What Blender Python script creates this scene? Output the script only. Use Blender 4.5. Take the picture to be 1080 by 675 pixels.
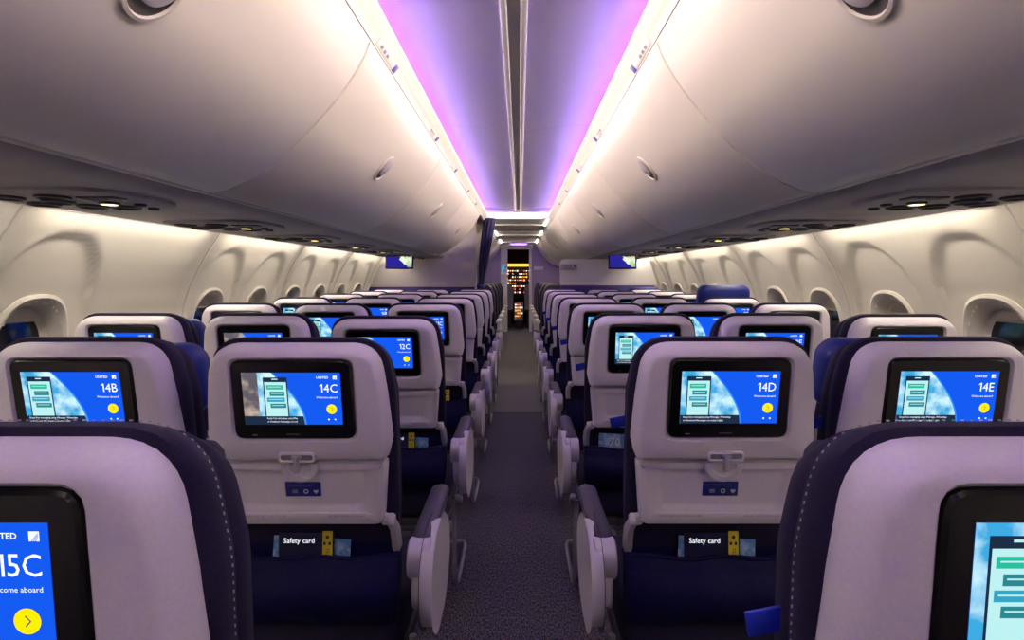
import bpy, bmesh, math, random
from mathutils import Vector, Matrix
random.seed(7)
for o in list(bpy.data.objects): bpy.data.objects.remove(o)
S = bpy.context.scene
COL = S.collection
PI = math.pi
EYE = 1.265            # eye height; heights quoted as EYE+dz

# ------------------------------------------------------------------ camera, world, exposure
cam_d = bpy.data.cameras.new('camera'); cam = bpy.data.objects.new('camera', cam_d); COL.objects.link(cam)
cam.location = (0.018, 0, EYE); cam.rotation_euler = (PI/2, 0, 0)
cam_d.sensor_width = 36; cam_d.lens = 36*590/1080
cam_d.shift_x = -8/1080; cam_d.shift_y = -45.5/1080
cam_d.clip_start = 0.02
S.camera = cam
w = bpy.data.worlds.new('world'); S.world = w; w.use_nodes = True
w.node_tree.nodes['Background'].inputs[0].default_value = (0.02, 0.02, 0.03, 1)
w.node_tree.nodes['Background'].inputs[1].default_value = 0.3
S.view_settings.view_transform = 'Standard'; S.view_settings.look = 'None'
S.view_settings.gamma = 1; S.view_settings.use_curve_mapping = False
S.view_settings.exposure = 1.32
WARM_E, PURPLE_E, WALL_E = 300.0, 14.0, 21.0      # strengths of the LED strips
DOME_E = 9.0

# ------------------------------------------------------------------ materials
MATS = {}
def mat(name, col, rough=0.5, metal=0.0, emit=None, es=1.0, noise=None, bump=None, sheen=0, spec=0.5, coat=0):
    m = bpy.data.materials.new(name); m.use_nodes = True
    nt = m.node_tree; b = nt.nodes['Principled BSDF']
    b.inputs['Base Color'].default_value = (*col, 1)
    b.inputs['Roughness'].default_value = rough; b.inputs['Metallic'].default_value = metal
    b.inputs['Specular IOR Level'].default_value = spec
    b.inputs['Sheen Weight'].default_value = sheen
    b.inputs['Coat Weight'].default_value = coat
    if emit:
        b.inputs['Emission Color'].default_value = (*emit, 1); b.inputs['Emission Strength'].default_value = es
    tc = nt.nodes.new('ShaderNodeTexCoord')
    if noise:                                   # (scale, colour2, low, high)
        n = nt.nodes.new('ShaderNodeTexNoise'); n.inputs['Scale'].default_value = noise[0]; n.inputs['Detail'].default_value = 4
        r = nt.nodes.new('ShaderNodeValToRGB')
        r.color_ramp.elements[0].position = noise[2]; r.color_ramp.elements[1].position = noise[3]
        r.color_ramp.elements[0].color = (*col, 1); r.color_ramp.elements[1].color = (*noise[1], 1)
        nt.links.new(tc.outputs['Object'], n.inputs['Vector']); nt.links.new(n.outputs['Fac'], r.inputs['Fac'])
        nt.links.new(r.outputs['Color'], b.inputs['Base Color'])
        if emit: nt.links.new(r.outputs['Color'], b.inputs['Emission Color'])
    if bump:                                    # (scale, distance)
        n = nt.nodes.new('ShaderNodeTexNoise'); n.inputs['Scale'].default_value = bump[0]; n.inputs['Detail'].default_value = 2
        bp = nt.nodes.new('ShaderNodeBump'); bp.inputs['Strength'].default_value = 0.6; bp.inputs['Distance'].default_value = bump[1]
        nt.links.new(tc.outputs['Object'], n.inputs['Vector']); nt.links.new(n.outputs['Fac'], bp.inputs['Height'])
        nt.links.new(bp.outputs['Normal'], b.inputs['Normal'])
    MATS[name] = m
    return m
mat('shell', (.88, .83, .92), .42, noise=(220, (.84, .79, .88), .35, .65), bump=(700, .0004))
mat('tray', (.86, .81, .90), .45, noise=(220, (.82, .77, .86), .35, .65), bump=(700, .0004))
mat('groove', (.30, .27, .33), .6)
mat('bezel', (.006, .006, .008), .22)
mat('fabric', (.010, .007, .034), .75, noise=(500, (.020, .014, .056), .35, .65), bump=(900, .0008), sheen=.03, spec=.3)
mat('headrest', (.008, .022, .24), .45, bump=(300, .0006))
mat('pocket', (.003, .003, .042), .6, noise=(90, (.006, .006, .075), .3, .7), bump=(60, .002), spec=.2)
mat('pad', (.055, .045, .08), .5, bump=(400, .0004))
mat('silver', (.62, .59, .66), .35, .35)
mat('cap', (.80, .77, .84), .35)
mat('capdark', (.03, .025, .04), .4)
mat('tube', (.42, .40, .46), .3, .7)
mat('stitch', (.55, .52, .62), .8)
mat('bin', (.66, .63, .61), .42, bump=(500, .0003))
mat('binedge', (.62, .59, .57), .4)
mat('psu', (.42, .39, .40), .5, noise=(6, (.33, .30, .31), .3, .7))
mat('psudark', (.035, .03, .035), .4)
mat('wallpl', (.70, .67, .62), .5, bump=(400, .0003))
mat('joint', (.55, .52, .48), .4)
mat('gap', (.03, .028, .04), .6)
mat('ceil', (.62, .60, .64), .45)
mat('trimpl', (.78, .76, .72), .4)
mat('rail', (.88, .86, .90), .35, .3)
mat('raildark', (.38, .36, .40), .5)
mat('white', (.8, .79, .8), .4)
mat('labelblue', (.10, .10, .45), .4)
mat('bulk', (.66, .62, .66), .5)
mat('bulkblue', (.045, .028, .22), .6)
mat('bulkpurple', (.36, .26, .52), .55)
mat('curtain', (.022, .018, .085), .8, bump=(200, .002))
mat('glass', (.008, .008, .01), .08)
mat('shade', (.62, .58, .52), .5)
mat('stickerblue', (.02, .03, .30), .4)
mat('darkgrey', (.05, .045, .055), .6)
mat('leatherdark', (.018, .016, .05), .45, coat=.1)
mat('black', (.006, .006, .008), .7)
mat('yellow', (.80, .66, .03), .5)
mat('cardnavy', (.012, .014, .06), .4)
mat('paperblue', (.10, .30, .62), .5, noise=(40, (.45, .62, .85), .45, .6))
mat('brightblue', (.01, .035, .55), .5)
mat('kraft', (.55, .5, .42), .6)
mat('signgrey', (.5, .48, .5), .4)
# carpet
m = mat('carpet', (.030, .024, .036), .95, bump=(260, .004))
nt = m.node_tree; b = nt.nodes['Principled BSDF']
tc = nt.nodes.new('ShaderNodeTexCoord'); mp = nt.nodes.new('ShaderNodeMapping'); mp.inputs['Scale'].default_value = (1, .35, 1)
n = nt.nodes.new('ShaderNodeTexNoise'); n.inputs['Scale'].default_value = 210; n.inputs['Detail'].default_value = 3
r = nt.nodes.new('ShaderNodeValToRGB'); r.color_ramp.elements[0].position = .40; r.color_ramp.elements[1].position = .64
r.color_ramp.elements[0].color = (.017, .013, .024, 1); r.color_ramp.elements[1].color = (.19, .16, .23, 1)
nt.links.new(tc.outputs['Object'], mp.inputs['Vector']); nt.links.new(mp.outputs['Vector'], n.inputs['Vector'])
nt.links.new(n.outputs['Fac'], r.inputs['Fac']); nt.links.new(r.outputs['Color'], b.inputs['Base Color'])
mat('carpetfront', (.10, .095, .10), .95, noise=(180, (.30, .285, .30), .4, .62), bump=(260, .004))
# light sources
K = (0, 0, 0)
mat('ledwarm', K, .6, emit=(1.0, .81, .55), es=WARM_E)
mat('ledfront', K, .6, emit=(1.0, .86, .70), es=20)
mat('ledpurple', K, .6, emit=(.23, .07, 1.0), es=PURPLE_E)
mat('leddome', K, .6, emit=(1.0, .93, .92), es=DOME_E)
mat('ledwall', K, .6, emit=(1.0, .87, .68), es=WALL_E)
mat('ledpurplesign', K, .6, emit=(.38, .18, 1.0), es=1.6)
mat('readlight', K, .6, emit=(1.0, .72, .25), es=1.8)
mat('amber', K, .6, emit=(1.0, .36, .06), es=1.0)
mat('instrwhite', K, .6, emit=(1.0, .8, .6), es=.9)
mat('instrred', K, .6, emit=(1.0, .16, .08), es=.7)
# screen colours (a screen gives off its own light)
def scr(name, col, noise=None): return mat(name, K if not noise else col, .9, emit=col, es=.50, noise=noise, spec=0)
scr('s_blue', (.006, .085, .72)); scr('s_blue2', (.02, .22, .85)); scr('s_white', (.85, .9, .95)); scr('s_yellow', (1.0, .72, .0))
scr('s_arrow', (.12, .12, .10))
scr('s_sky', (.04, .33, .62), (26, (.55, .80, .88), .42, .62))
scr('s_land', (.10, .09, .11), (30, (.55, .42, .33), .40, .66))
scr('s_cloud', (.03, .30, .66), (18, (.80, .85, .88), .38, .6))
scr('s_phone', (.42, .72, .72)); scr('s_dark', (.010, .022, .05)); scr('s_green', (.02, .42, .28)); scr('s_teal', (.02, .20, .23))
scr('s_mid', (.03, .30, .45)); scr('s_off', (.20, .17, .22)); scr('s_mapland', (.30, .42, .16), (22, (.75, .85, .62), .35, .6)); scr('s_mapsea', (.02, .015, .25))
for k in list(MATS):
    if k.startswith('s_'):
        MATS[k].node_tree.nodes['Principled BSDF'].inputs['Base Color'].default_value = (0, 0, 0, 1)
        for l in list(MATS[k].node_tree.links):
            if l.to_socket.name == 'Base Color': MATS[k].node_tree.links.remove(l)

# ------------------------------------------------------------------ mesh helpers
class MB:
    def __init__(s): s.v = []; s.f = []; s.m = []; s.mats = []
    def mi(s, m):
        if m not in s.mats: s.mats.append(m)
        return s.mats.index(m)
    def add(s, vs, fs, m):
        b = len(s.v); i = s.mi(m); s.v += [tuple(p) for p in vs]
        for f in fs: s.f.append(tuple(b+k for k in f)); s.m.append(i)
        return s
    def loft(s, rings, m, closed=True, cap0=False, cap1=False, capm=None):
        n = len(rings[0]); vs = [p for r in rings for p in r]; fs = []
        for i in range(len(rings)-1):
            for j in range(n if closed else n-1):
                k = (j+1) % n
                fs.append((i*n+j, i*n+k, (i+1)*n+k, (i+1)*n+j))
        if cap0: fs.append(tuple(range(n-1, -1, -1)))
        if cap1 and not capm: fs.append(tuple((len(rings)-1)*n+j for j in range(n)))
        s.add(vs, fs, m)
        if cap1 and capm: s.add(rings[-1], [tuple(range(n))], capm)
        return s
    def box(s, c, d, m, bev=0.0, seg=2, rot=None):
        bm = bmesh.new(); bmesh.ops.create_cube(bm, size=1)
        bmesh.ops.scale(bm, vec=d, verts=bm.verts)
        if bev: bmesh.ops.bevel(bm, geom=bm.edges[:], offset=min(bev, min(d)*.49), segments=seg, affect='EDGES', profile=.5)
        M = Matrix.Translation(c) @ (rot or Matrix.Identity(4)).to_4x4()
        bm.verts.ensure_lookup_table()
        s.add([M @ v.co for v in bm.verts], [[v.index for v in f.verts] for f in bm.faces], m); bm.free()
        return s
    def tube(s, pts, r, m, n=10, closed=False):
        pts = [Vector(p) for p in pts]; rings = []; up = None
        for i, p in enumerate(pts):
            t = (pts[min(i+1, len(pts)-1)] - pts[max(i-1, 0)]).normalized()
            if up is None: up = Vector((0, 0, 1)) if abs(t.z) < .9 else Vector((1, 0, 0))
            a = t.cross(up).normalized(); b2 = a.cross(t).normalized(); up = b2
            rings.append([p + r*(math.cos(2*PI*j/n)*a + math.sin(2*PI*j/n)*b2) for j in range(n)])
        return s.loft(rings, m, cap0=True, cap1=True)
    def disc_stack(s, c, ax, prof, m, n=24, sx=1, sy=1, u=None, capm=None):      # lathe: prof = [(radius, height)]
        ax = Vector(ax).normalized(); u = Vector(u) if u else (Vector((0, 0, 1)) if abs(ax.z) < .9 else Vector((1, 0, 0)))
        u = (u - ax*u.dot(ax)).normalized(); w2 = ax.cross(u); c = Vector(c)
        rings = [[c + ax*h + u*r_*sx*math.cos(2*PI*j/n) + w2*r_*sy*math.sin(2*PI*j/n) for j in range(n)] for r_, h in prof]
        return s.loft(rings, m, cap0=True, cap1=True, capm=capm)
    def mesh(s, name, smooth=35):
        me = bpy.data.meshes.new(name); me.from_pydata([tuple(v) for v in s.v], [], s.f)
        for k in s.mats: me.materials.append(MATS[k])
        me.polygons.foreach_set('material_index', s.m)
        bm = bmesh.new(); bm.from_mesh(me); bmesh.ops.recalc_face_normals(bm, faces=bm.faces); bm.to_mesh(me); bm.free()
        if smooth:
            me.polygons.foreach_set('use_smooth', [True]*len(me.polygons)); me.set_sharp_from_angle(angle=math.radians(smooth))
        me.update(); return me
def obj(name, me, parent=None, loc=(0, 0, 0), rot=(0, 0, 0)):
    if isinstance(me, MB): me = me.mesh(name)
    o = bpy.data.objects.new(name, me); COL.objects.link(o); o.location = loc; o.rotation_euler = rot
    if parent: o.parent = parent
    return o
def tag(o, label, cat, group=None):
    o['label'] = label; o['category'] = cat
    if group: o['group'] = group
    return o
def thing(name, label, cat, loc=(0, 0, 0), group=None):
    return tag(obj(name, None, None, loc), label, cat, group)
def struct(name, me, parent=None, **k):
    o = obj(name, me, parent, **k)
    if parent is None: o['kind'] = 'structure'
    return o
def text_mesh(body, size, align='LEFT', bold=0):
    c = bpy.data.curves.new('t', 'FONT'); c.body = body; c.size = size; c.align_x = align; c.align_y = 'CENTER'; c.resolution_u = 2; c.offset = bold
    o = bpy.data.objects.new('t', c); COL.objects.link(o)
    dg = bpy.context.evaluated_depsgraph_get(); dg.update(); e = o.evaluated_get(dg); me = e.to_mesh()
    vs = [v.co.copy() for v in me.vertices]; fs = [tuple(p.vertices) for p in me.polygons]
    e.to_mesh_clear(); bpy.data.objects.remove(o); bpy.data.curves.remove(c)
    return vs, fs
def rpoly(pts, n):                            # [(x, z, radius)] -> n points evenly round the outline
    out = []
    L = len(pts)
    for i in range(L):
        p = Vector(pts[i][:2]); a = Vector(pts[i-1][:2]); c = Vector(pts[(i+1) % L][:2]); r = pts[i][2]
        d1 = (a-p).normalized(); d2 = (c-p).normalized()
        if r <= 0: out.append(p); continue
        half = math.acos(max(-1, min(1, d1.dot(d2))))/2; t = min(r/math.tan(half), (a-p).length*.5, (c-p).length*.5)
        q1 = p+d1*t; q2 = p+d2*t
        for k in range(9):
            u = k/8; out.append(q1*(1-u)**2 + p*2*u*(1-u)*(1 - .0) + q2*u*u)
    ds = [0]
    for i in range(len(out)): ds.append(ds[-1] + (out[(i+1) % len(out)]-out[i]).length)
    T = ds[-1]; res = []; j = 0
    for k in range(n):
        s = T*k/n
        while j < len(out)-1 and ds[j+1] < s: j += 1
        seg = ds[j+1]-ds[j]; u = (s-ds[j])/seg if seg > 0 else 0
        res.append(out[j].lerp(out[(j+1) % len(out)], u))
    return res
def inset(pts, d):                            # d > 0 shrinks an anticlockwise outline
    n = len(pts); out = []
    for i in range(n):
        t = (pts[(i+1) % n]-pts[i-1]).normalized(); out.append(pts[i] + Vector((-t.y, t.x))*d)
    return out
def r3(pts, y): return [(p.x, y, p.y) for p in pts]
def sym(half):                                # mirror a right-hand outline listed from the bottom centre up
    return half + [(-x, z, r) for x, z, r in reversed(half)]
def ellipse(cx, cz, a, b_, n, e=2.0):
    out = []
    for k in range(n):
        t = 2*PI*k/n; c_, s_ = math.cos(t), math.sin(t)
        out.append(Vector((cx + a*math.copysign(abs(c_)**(2/e), c_), cz + b_*math.copysign(abs(s_)**(2/e), s_))))
    return out

# ------------------------------------------------------------------ cabin section (right-hand side; heights above the floor)
Y0, Y1 = -2.5, 12.9                           # aft end, front partition
BULK = 6.9
BINP = [(.895, EYE+.248), (.875, EYE+.244), (.835, EYE+.252), (.785, EYE+.274), (.730, EYE+.306), (.680, EYE+.345), (.630, EYE+.389), (.577, EYE+.445), (.527, EYE+.503), (.487, EYE+.556),
        (.455, EYE+.606), (.432, EYE+.650), (.418, EYE+.690)]
WALLP = [(0, 1.62), (.15, 1.70), (.35, 1.77), (.6, 1.82), (.8, 1.835), (1.0, 1.825), (1.1, 1.81), (1.2, 1.78), (1.3, 1.735), (1.4, 1.68), (1.47, 1.63), (1.54, 1.585)]
def wall_x(z):
    for (z0, x0), (z1, x1) in zip(WALLP, WALLP[1:]):
        if z <= z1: u = (z-z0)/(z1-z0); return x0+(x1-x0)*u
    return WALLP[-1][1]
WZ = .965                                     # window centre height

# floor
struct('floor', MB().box((0, (5.2+Y0)/2, -.02), (3.8, 5.2-Y0, .04), 'carpet'))
struct('floor_front', MB().box((0, (5.2+14.8)/2, -.02), (3.8, 9.6, .04), 'carpetfront').box((0, 5.2, .001), (.52, .02, .004), 'darkgrey')).name = 'floor.001'
# walls
def build_wall(side):
    s = -1 if side == 'left' else 1
    wins = []
    mb = MB(); jm = MB()
    y = 1.82 - 1.2*4; yj = []
    while y < Y1+.2: yj.append(y); y += 1.2
    k = -7
    while 2.12 + .6*k < Y1-.3:
        if not (side == 'left' and k == 1) and 2.12+.6*k > Y0+.3: wins.append(2.12+.6*k)
        k += 1
    zs = [i*1.535/86 for i in range(87)]
    ny = int((Y1-Y0)/.0175); ys = [Y0+(Y1-Y0)*i/ny for i in range(ny+1)]
    vs = []
    for y in ys:
        near = [wy for wy in wins if abs(wy-y) < .31]; wy = near[0] if near else None
        jd = min(abs(y-q) for q in yj)
        for z in zs:
            x = wall_x(z)
            if wy is not None:
                q = (abs((y-wy)/.232)**2.3 + abs((z-1.085)/.335)**2.3)**(1/2.3)
                if q < 1.08: t = min(1, max(0, (1.04-q)/.06)); x += (.010+.013*max(0, min(1, (z-.95)/.4)))*t*t*(3-2*t)
            if jd < .03: x -= .012*math.cos(jd/.03*PI/2)
            vs.append((s*x, y, z))
    fs = []; nz = len(zs)
    for i in range(ny):
        yc = (ys[i]+ys[i+1])/2; near = [wy for wy in wins if abs(wy-yc) < .31]
        for j in range(nz-1):
            zc = (zs[j]+zs[j+1])/2
            if near and abs((yc-near[0])/.150)**2.4 + abs((zc-WZ)/.205)**2.4 < 1: continue
            fs.append((i*nz+j, (i+1)*nz+j, (i+1)*nz+j+1, i*nz+j+1))
    mb.add(vs, fs, 'wallpl')
    wl = struct('wall_'+side, mb)
    # joint seams
    for q in yj:
        if Y0 < q < Y1: jm.tube([(s*(wall_x(z)-.010), q, z) for z in [.1+.1*i for i in range(14)]+[1.5]], .0045, 'joint', 6)
    obj('panel_joint', jm, wl)
    return wins
winL = build_wall('left'); winR = build_wall('right')
def window_meshes():
    N = 48
    fr = MB()
    # local: x points outwards from the cabin, y along, z up
    def ring(a, b_, x, e=2.5, f=0): return [(x+f*(wall_x(WZ+p.y)-wall_x(WZ)), p.x, p.y) for p in ellipse(0, 0, a, b_, N, e)]
    fr.loft([ring(.184, .240, .030, f=1), ring(.178, .234, -.004, f=1), ring(.164, .220, -.011, f=1), ring(.150, .204, -.006, f=.9), ring(.136, .188, .014, f=.5), ring(.128, .178, .050)], 'wallpl')
    sh = MB().loft([ring(.128, .178, .048), ring(.118, .168, .062), ring(.112, .162, .066)], 'trimpl')
    pn = MB().loft([ring(.128, .178, .066), ring(.128, .178, .072)], 'glass', cap0=True, cap1=True)
    return fr.mesh('window_frame'), sh.mesh('window_seal'), pn.mesh('window_pane')
WF, WS, WP = window_meshes()
def shade_mesh(f):                             # blind pulled down by fraction f
    mb = MB(); z1 = .165; z0 = z1-.33*f; rows = []
    for i in range(11):
        z = z0+(z1-z0)*i/10; hw = .115*(max(0, 1-abs(z/.168)**2.5))**.4
        rows.append([(.050+.004*math.cos(y*20), y, z) for y in [hw*(-1+2*j/8) for j in range(9)]])
    mb.loft(rows, 'shade', closed=False)
    mb.tube([(.044, -.075, z0+.008), (.044, .075, z0+.008)], .006, 'shade', 8)
    return mb.mesh('window_shade')
SH = [shade_mesh(.12), shade_mesh(.2), shade_mesh(.16)]
n_ = 0
for s, wins in ((-1, winL), (1, winR)):
    for i, y in enumerate(wins):
        if y < 1.2: continue
        n_ += 1
        x = wall_x(WZ)+.016
        e = struct('window_%d' % n_, None); e.location = (s*x, y, WZ); e.scale = (s, 1, 1)
        obj('window_frame', WF, e); obj('window_seal', WS, e, (-.014, 0, 0)); obj('window_pane', WP, e, (-.014, 0, 0))
        obj('window_shade', SH[(i+n_) % 3], e, (-.014, 0, 0))
# wall wash LED strips in the crease between wall and service panels
for s, side in ((-1, 'left'), (1, 'right')):
    t = thing('wall_light', 'long warm white LED strip along the top of the %s cabin wall' % side, 'light', (s*1.532, 5, 1.516), 'cabin wall wash lights')
    mb = MB(); y = 1.82-1.2*3
    hs = MB()
    while y < Y1-.3:
        mb.box((0, y+.6-5, -.006), (.022, 1.02, .004), 'ledwall'); y += 1.2
    hs.box((0, (Y0+Y1)/2-5, .004), (.034, Y1-Y0-.1, .010), 'psu', .003)
    obj('light_lens', mb, t); obj('housing', hs, t)

# ceiling: dome above the aisle, with bins' closures; one surface from bin to bin
CE = [(.475, EYE+.742), (.482, EYE+.775), (.470, EYE+.812), (.430, EYE+.842), (.36, EYE+.852), (.27, EYE+.848), (.16, EYE+.832), (.045, EYE+.812)]
dome = MB()
prof = [(-x, z) for x, z in CE] + [(0, EYE+.808)] + [(x, z) for x, z in reversed(CE)]
segs = [Y0+.0, .14, 1.64, 3.14, 4.64, 6.14, BULK-.02]
for a, b_ in zip(segs, segs[1:]):
    dome.loft([[(x, y, z) for x, z in prof] for y in (a+.002, (a+b_)/2, b_-.002)], 'ceil', closed=False)
    if b_ < BULK-.1: dome.loft([[(x, y, z+.004) for x, z in prof] for y in (b_-.006, b_+.006)], 'gap', closed=False)
ceiling = struct('ceiling', dome)
# roof skin beyond (closes the cabin above the bins)
rf = MB(); arc = [(1.60, 1.50), (1.50, 1.85), (1.2, 2.15), (.8, 2.3), (0, 2.36)]
full = arc + [(-x, z) for x, z in reversed(arc[:-1])]
rf.loft([[(x, y, z) for x, z in full] for y in (Y0, 14.9)], 'raildark', closed=False)
struct('ceiling_shell', rf).name = 'ceiling.001'
rl = MB()
for s in (-1, 1): rl.box((s*.031, (Y0+BULK)/2, EYE+.803), (.022, BULK-Y0-.06, .014), 'rail', .005)
rl.box((0, (Y0+BULK)/2, EYE+.806), (.05, BULK-Y0-.06, .010), 'raildark')
obj('center_rail', rl, ceiling)
# front class ceiling
FC = EYE+.755
fc = MB()
for i in range(6):
    a = BULK+.05+i*.98
    fc.loft([[(x, y, FC - .02*abs(x)/.5 - .012*((i) % 2)) for x in (-.5, -.25, 0, .25, .5)] for y in (a+.005, a+.975)], 'ceil', closed=False)
    fc.box((0, a, FC-.016), (.72, .012, .02), 'binedge')
struct('ceiling_front', fc).name = 'ceiling.002'
# valance: trim band from bin top up to the light lip, with its ledge behind
VAL = [(.420, EYE+.686), (.414, EYE+.700), (.398, EYE+.716), (.392, EYE+.722), (.392, EYE+.722), (.378, EYE+.738), (.371, EYE+.745), (.3725, EYE+.7485), (.378, EYE+.748), (.392, EYE+.745), (.42, EYE+.744), (.478, EYE+.742)]
for s, side in ((-1, 'left'), (1, 'right')):
    v = MB(); e_ = Y1 if s > 0 else Y1
    v.loft([[(s*x, y, z) for x, z in VAL] for y in (Y0, BULK-.02)], 'trimpl', closed=False)
    v.loft([[(s*x, y, z) for x, z in VAL[:7]+[(.40, FC), (.5, FC)]] for y in (BULK-.02, Y1)], 'trimpl', closed=False)
    tr = struct('trim_'+side, v)
    # dark shadow gap just above the bin door
    tag_y = .62
    gp = MB().tube([(s*.4195, Y0, EYE+.693), (s*.4195, Y1, EYE+.693)], .0035, 'gap', 6)
    obj('shadow_gap', gp, tr)
    # warm strip standing on the ledge behind the lip: throws light across the aisle onto the opposite bins
    t = thing('bin_light', 'warm white LED strip in the cove above the %s bins' % side, 'light', (s*.410, 2.2, EYE+.762), 'LED strips above the bins')
    mb = MB(); hs = MB(); L = BULK-Y0-.1; k = 0
    while -L/2+.5*k < L/2-.1:
        a = -L/2+.5*k; mb.add([(0, a, -.002), (0, min(a+.5, L/2), -.002), (0, min(a+.5, L/2), .002), (0, a, .002)], [(0, 1, 2, 3)], 'ledwarm'); k += 1
    obj('light_lens', mb.mesh('light_lens', 0), t)
    obj('housing', MB().box((s*.006, 0, -.006), (.010, L, .020), 'white').box((-s*.012, 0, .0032), (.040, L, .0016), 'white'), t)  # top plate is an unseen hood, added to keep warm light off the ceiling
    # purple cove strip on the ledge, hidden behind the lip
    t = thing('cove_light', 'purple mood light strip glowing in the %s ceiling cove' % side, 'light', (s*.440, 2.2, EYE+.764), 'purple cove lights')
    mb = MB().box((0, 0, .003), (.022, L, .004), 'ledpurple', rot=Matrix.Rotation(-s*math.radians(-8), 4, 'Y'))
    obj('light_lens', mb, t)
    t = thing('front_light', 'warm white LED strip beside the lower front ceiling on the %s' % side, 'light', (s*.375, 9.9, EYE+.738), 'LED strips in the front cabin')
    obj('light_lens', MB().box((-s*.004, 0, .0), (.020, 5.7, .003), 'ledfront', rot=Matrix.Rotation(s*math.radians(55), 4, 'Y')), t)

# ------------------------------------------------------------------ overhead bins
def bin_door_mesh(s, L, short=False):
    mb = MB(); c = [(x, z) for x, z in BINP]
    rings = []
    for y, d in ((.004, .010), (.007, .003), (.014, 0), (L-.014, 0), (L-.007, .003), (L-.004, .010)):
        r_ = []
        for i, (x, z) in enumerate(c):
            a = c[max(i-1, 0)]; b2 = c[min(i+1, len(c)-1)]; t = Vector((b2[0]-a[0], b2[1]-a[1])).normalized()
            nx, nz = t.y, -t.x                 # towards outside/up side
            r_.append((s*(x + abs(nx)*d), y, z + abs(nz)*d))
        rings.append(r_)
    mb.loft(rings, 'bin', closed=False)
    return mb.mesh('bin_door')
def bin_case_mesh(s, L):
    mb = MB(); back = [(x+.012, z+.012) for x, z in BINP]; pr = back + [(.55, 2.06), (1.2, 1.95), (1.50, 1.60), (1.50, 1.53), (.95, 1.525)]
    mb.loft([[(s*x, y, z) for x, z in pr] for y in (.0, L)], 'binedge', cap0=True, cap1=True)
    # light lip along the bottom of the door
    return mb.mesh('bin_case')
def lip_mesh(s, L): return MB().tube([(s*.897, .004, EYE+.246), (s*.897, L-.004, EYE+.246)], .006, 'trimpl', 8).mesh('bottom_lip')
P_H = Vector((.562, 0, EYE+.463)); T_H = Vector((-.05, 0, .058)).normalized(); N_H = Vector((-.758, 0, -.652)).normalized()
def handle_mesh(s):
    def m3(u, v, w_): p = P_H + T_H*u + N_H*w_; return (s*p.x, v, p.z)
    hb = MB(); n = 36
    def ring(r_, h, cu=0): r_ *= .82; return [m3(cu+r_*math.cos(2*PI*j/n)*1.15, r_*math.sin(2*PI*j/n), h) for j in range(n)]
    hb.loft([ring(.068, .000), ring(.067, .006), ring(.060, .0075), ring(.057, .003)], 'binedge')
    hb.loft([ring(.057, .003), ring(.054, .0015)], 'psudark', cap1=True)
    fl = MB().loft([ring(.046, .002, .012), ring(.046, .009, .012), ring(.040, .012, .012)], 'silver', cap1=True)
    fl.loft([ring(.005, .012, -.012), ring(.004, .0135, -.012)], 'psudark', cap1=True)
    return hb.mesh('latch_recess'), fl.mesh('latch_flap')
HM = {s: handle_mesh(s) for s in (-1, 1)}
ordn = ['nearest the camera', 'second from the camera', 'third from the camera', 'fourth from the camera', 'fifth from the camera', 'sixth from the camera', 'seventh from the camera', 'eighth from the camera', 'ninth from the camera', 'tenth from the camera', 'eleventh from the camera']
cache = {}
for s, side in ((-1, 'left'), (1, 'right')):
    ends = [-1.36, .14, 1.64, 3.14, 4.64, 6.14] + ([7.06, 8.4, 9.9, 11.4, 12.85] if s < 0 else [7.64, 9.14, 10.64, 12.14, 12.85])
    k = 0
    for a, b_ in zip(ends, ends[1:]):
        if s < 0 and a == 6.14: continue
        L = b_-a; key = (s, round(L, 3))
        if key not in cache: cache[key] = (bin_door_mesh(s, L), bin_case_mesh(s, L), lip_mesh(s, L))
        t = thing('overhead_bin', 'closed pale overhead bin on the %s, %s' % (side, ordn[k]), 'overhead bin', (0, a, 0), 'closed overhead bins'); k += 1
        d, c_, lp = cache[key]
        obj('bin_door', d, t); obj('bin_case', c_, t); obj('bottom_lip', lp, t)
        if L > 1:
            h1 = obj('latch_recess', HM[s][0], t, (0, L/2, 0)); obj('latch_flap', HM[s][1], h1)
    # aft filler behind camera
    # row placards on the trim band
    for i, y in enumerate((1.78, 2.75, 3.6, 4.5, 5.3)):
        pl = thing('row_placard', 'small white row placard with a blue square on the %s trim, %s' % (side, ordn[i]), 'sign', (s*.4065, y, EYE+.708), 'row placards on the trim')
        R = (0, s*math.radians(48), 0)
        b1 = MB().box((0, 0, 0), (.026, .21 if i == 0 else .12, .006), 'white', .002)
        obj('plate', b1, pl, rot=R)
        b2 = MB().box((-s*0, .12, -.0005), (.027, .035, .008), 'labelblue', .002)
        obj('number_square', b2, pl, rot=R)
        if i < 2:
            b3 = MB()
            for q in range(3): b3.box((0, -.06+.035*q, -.0035), (.010, .020, .001), 'groove')
            obj('print', b3, pl, rot=R)

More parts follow.
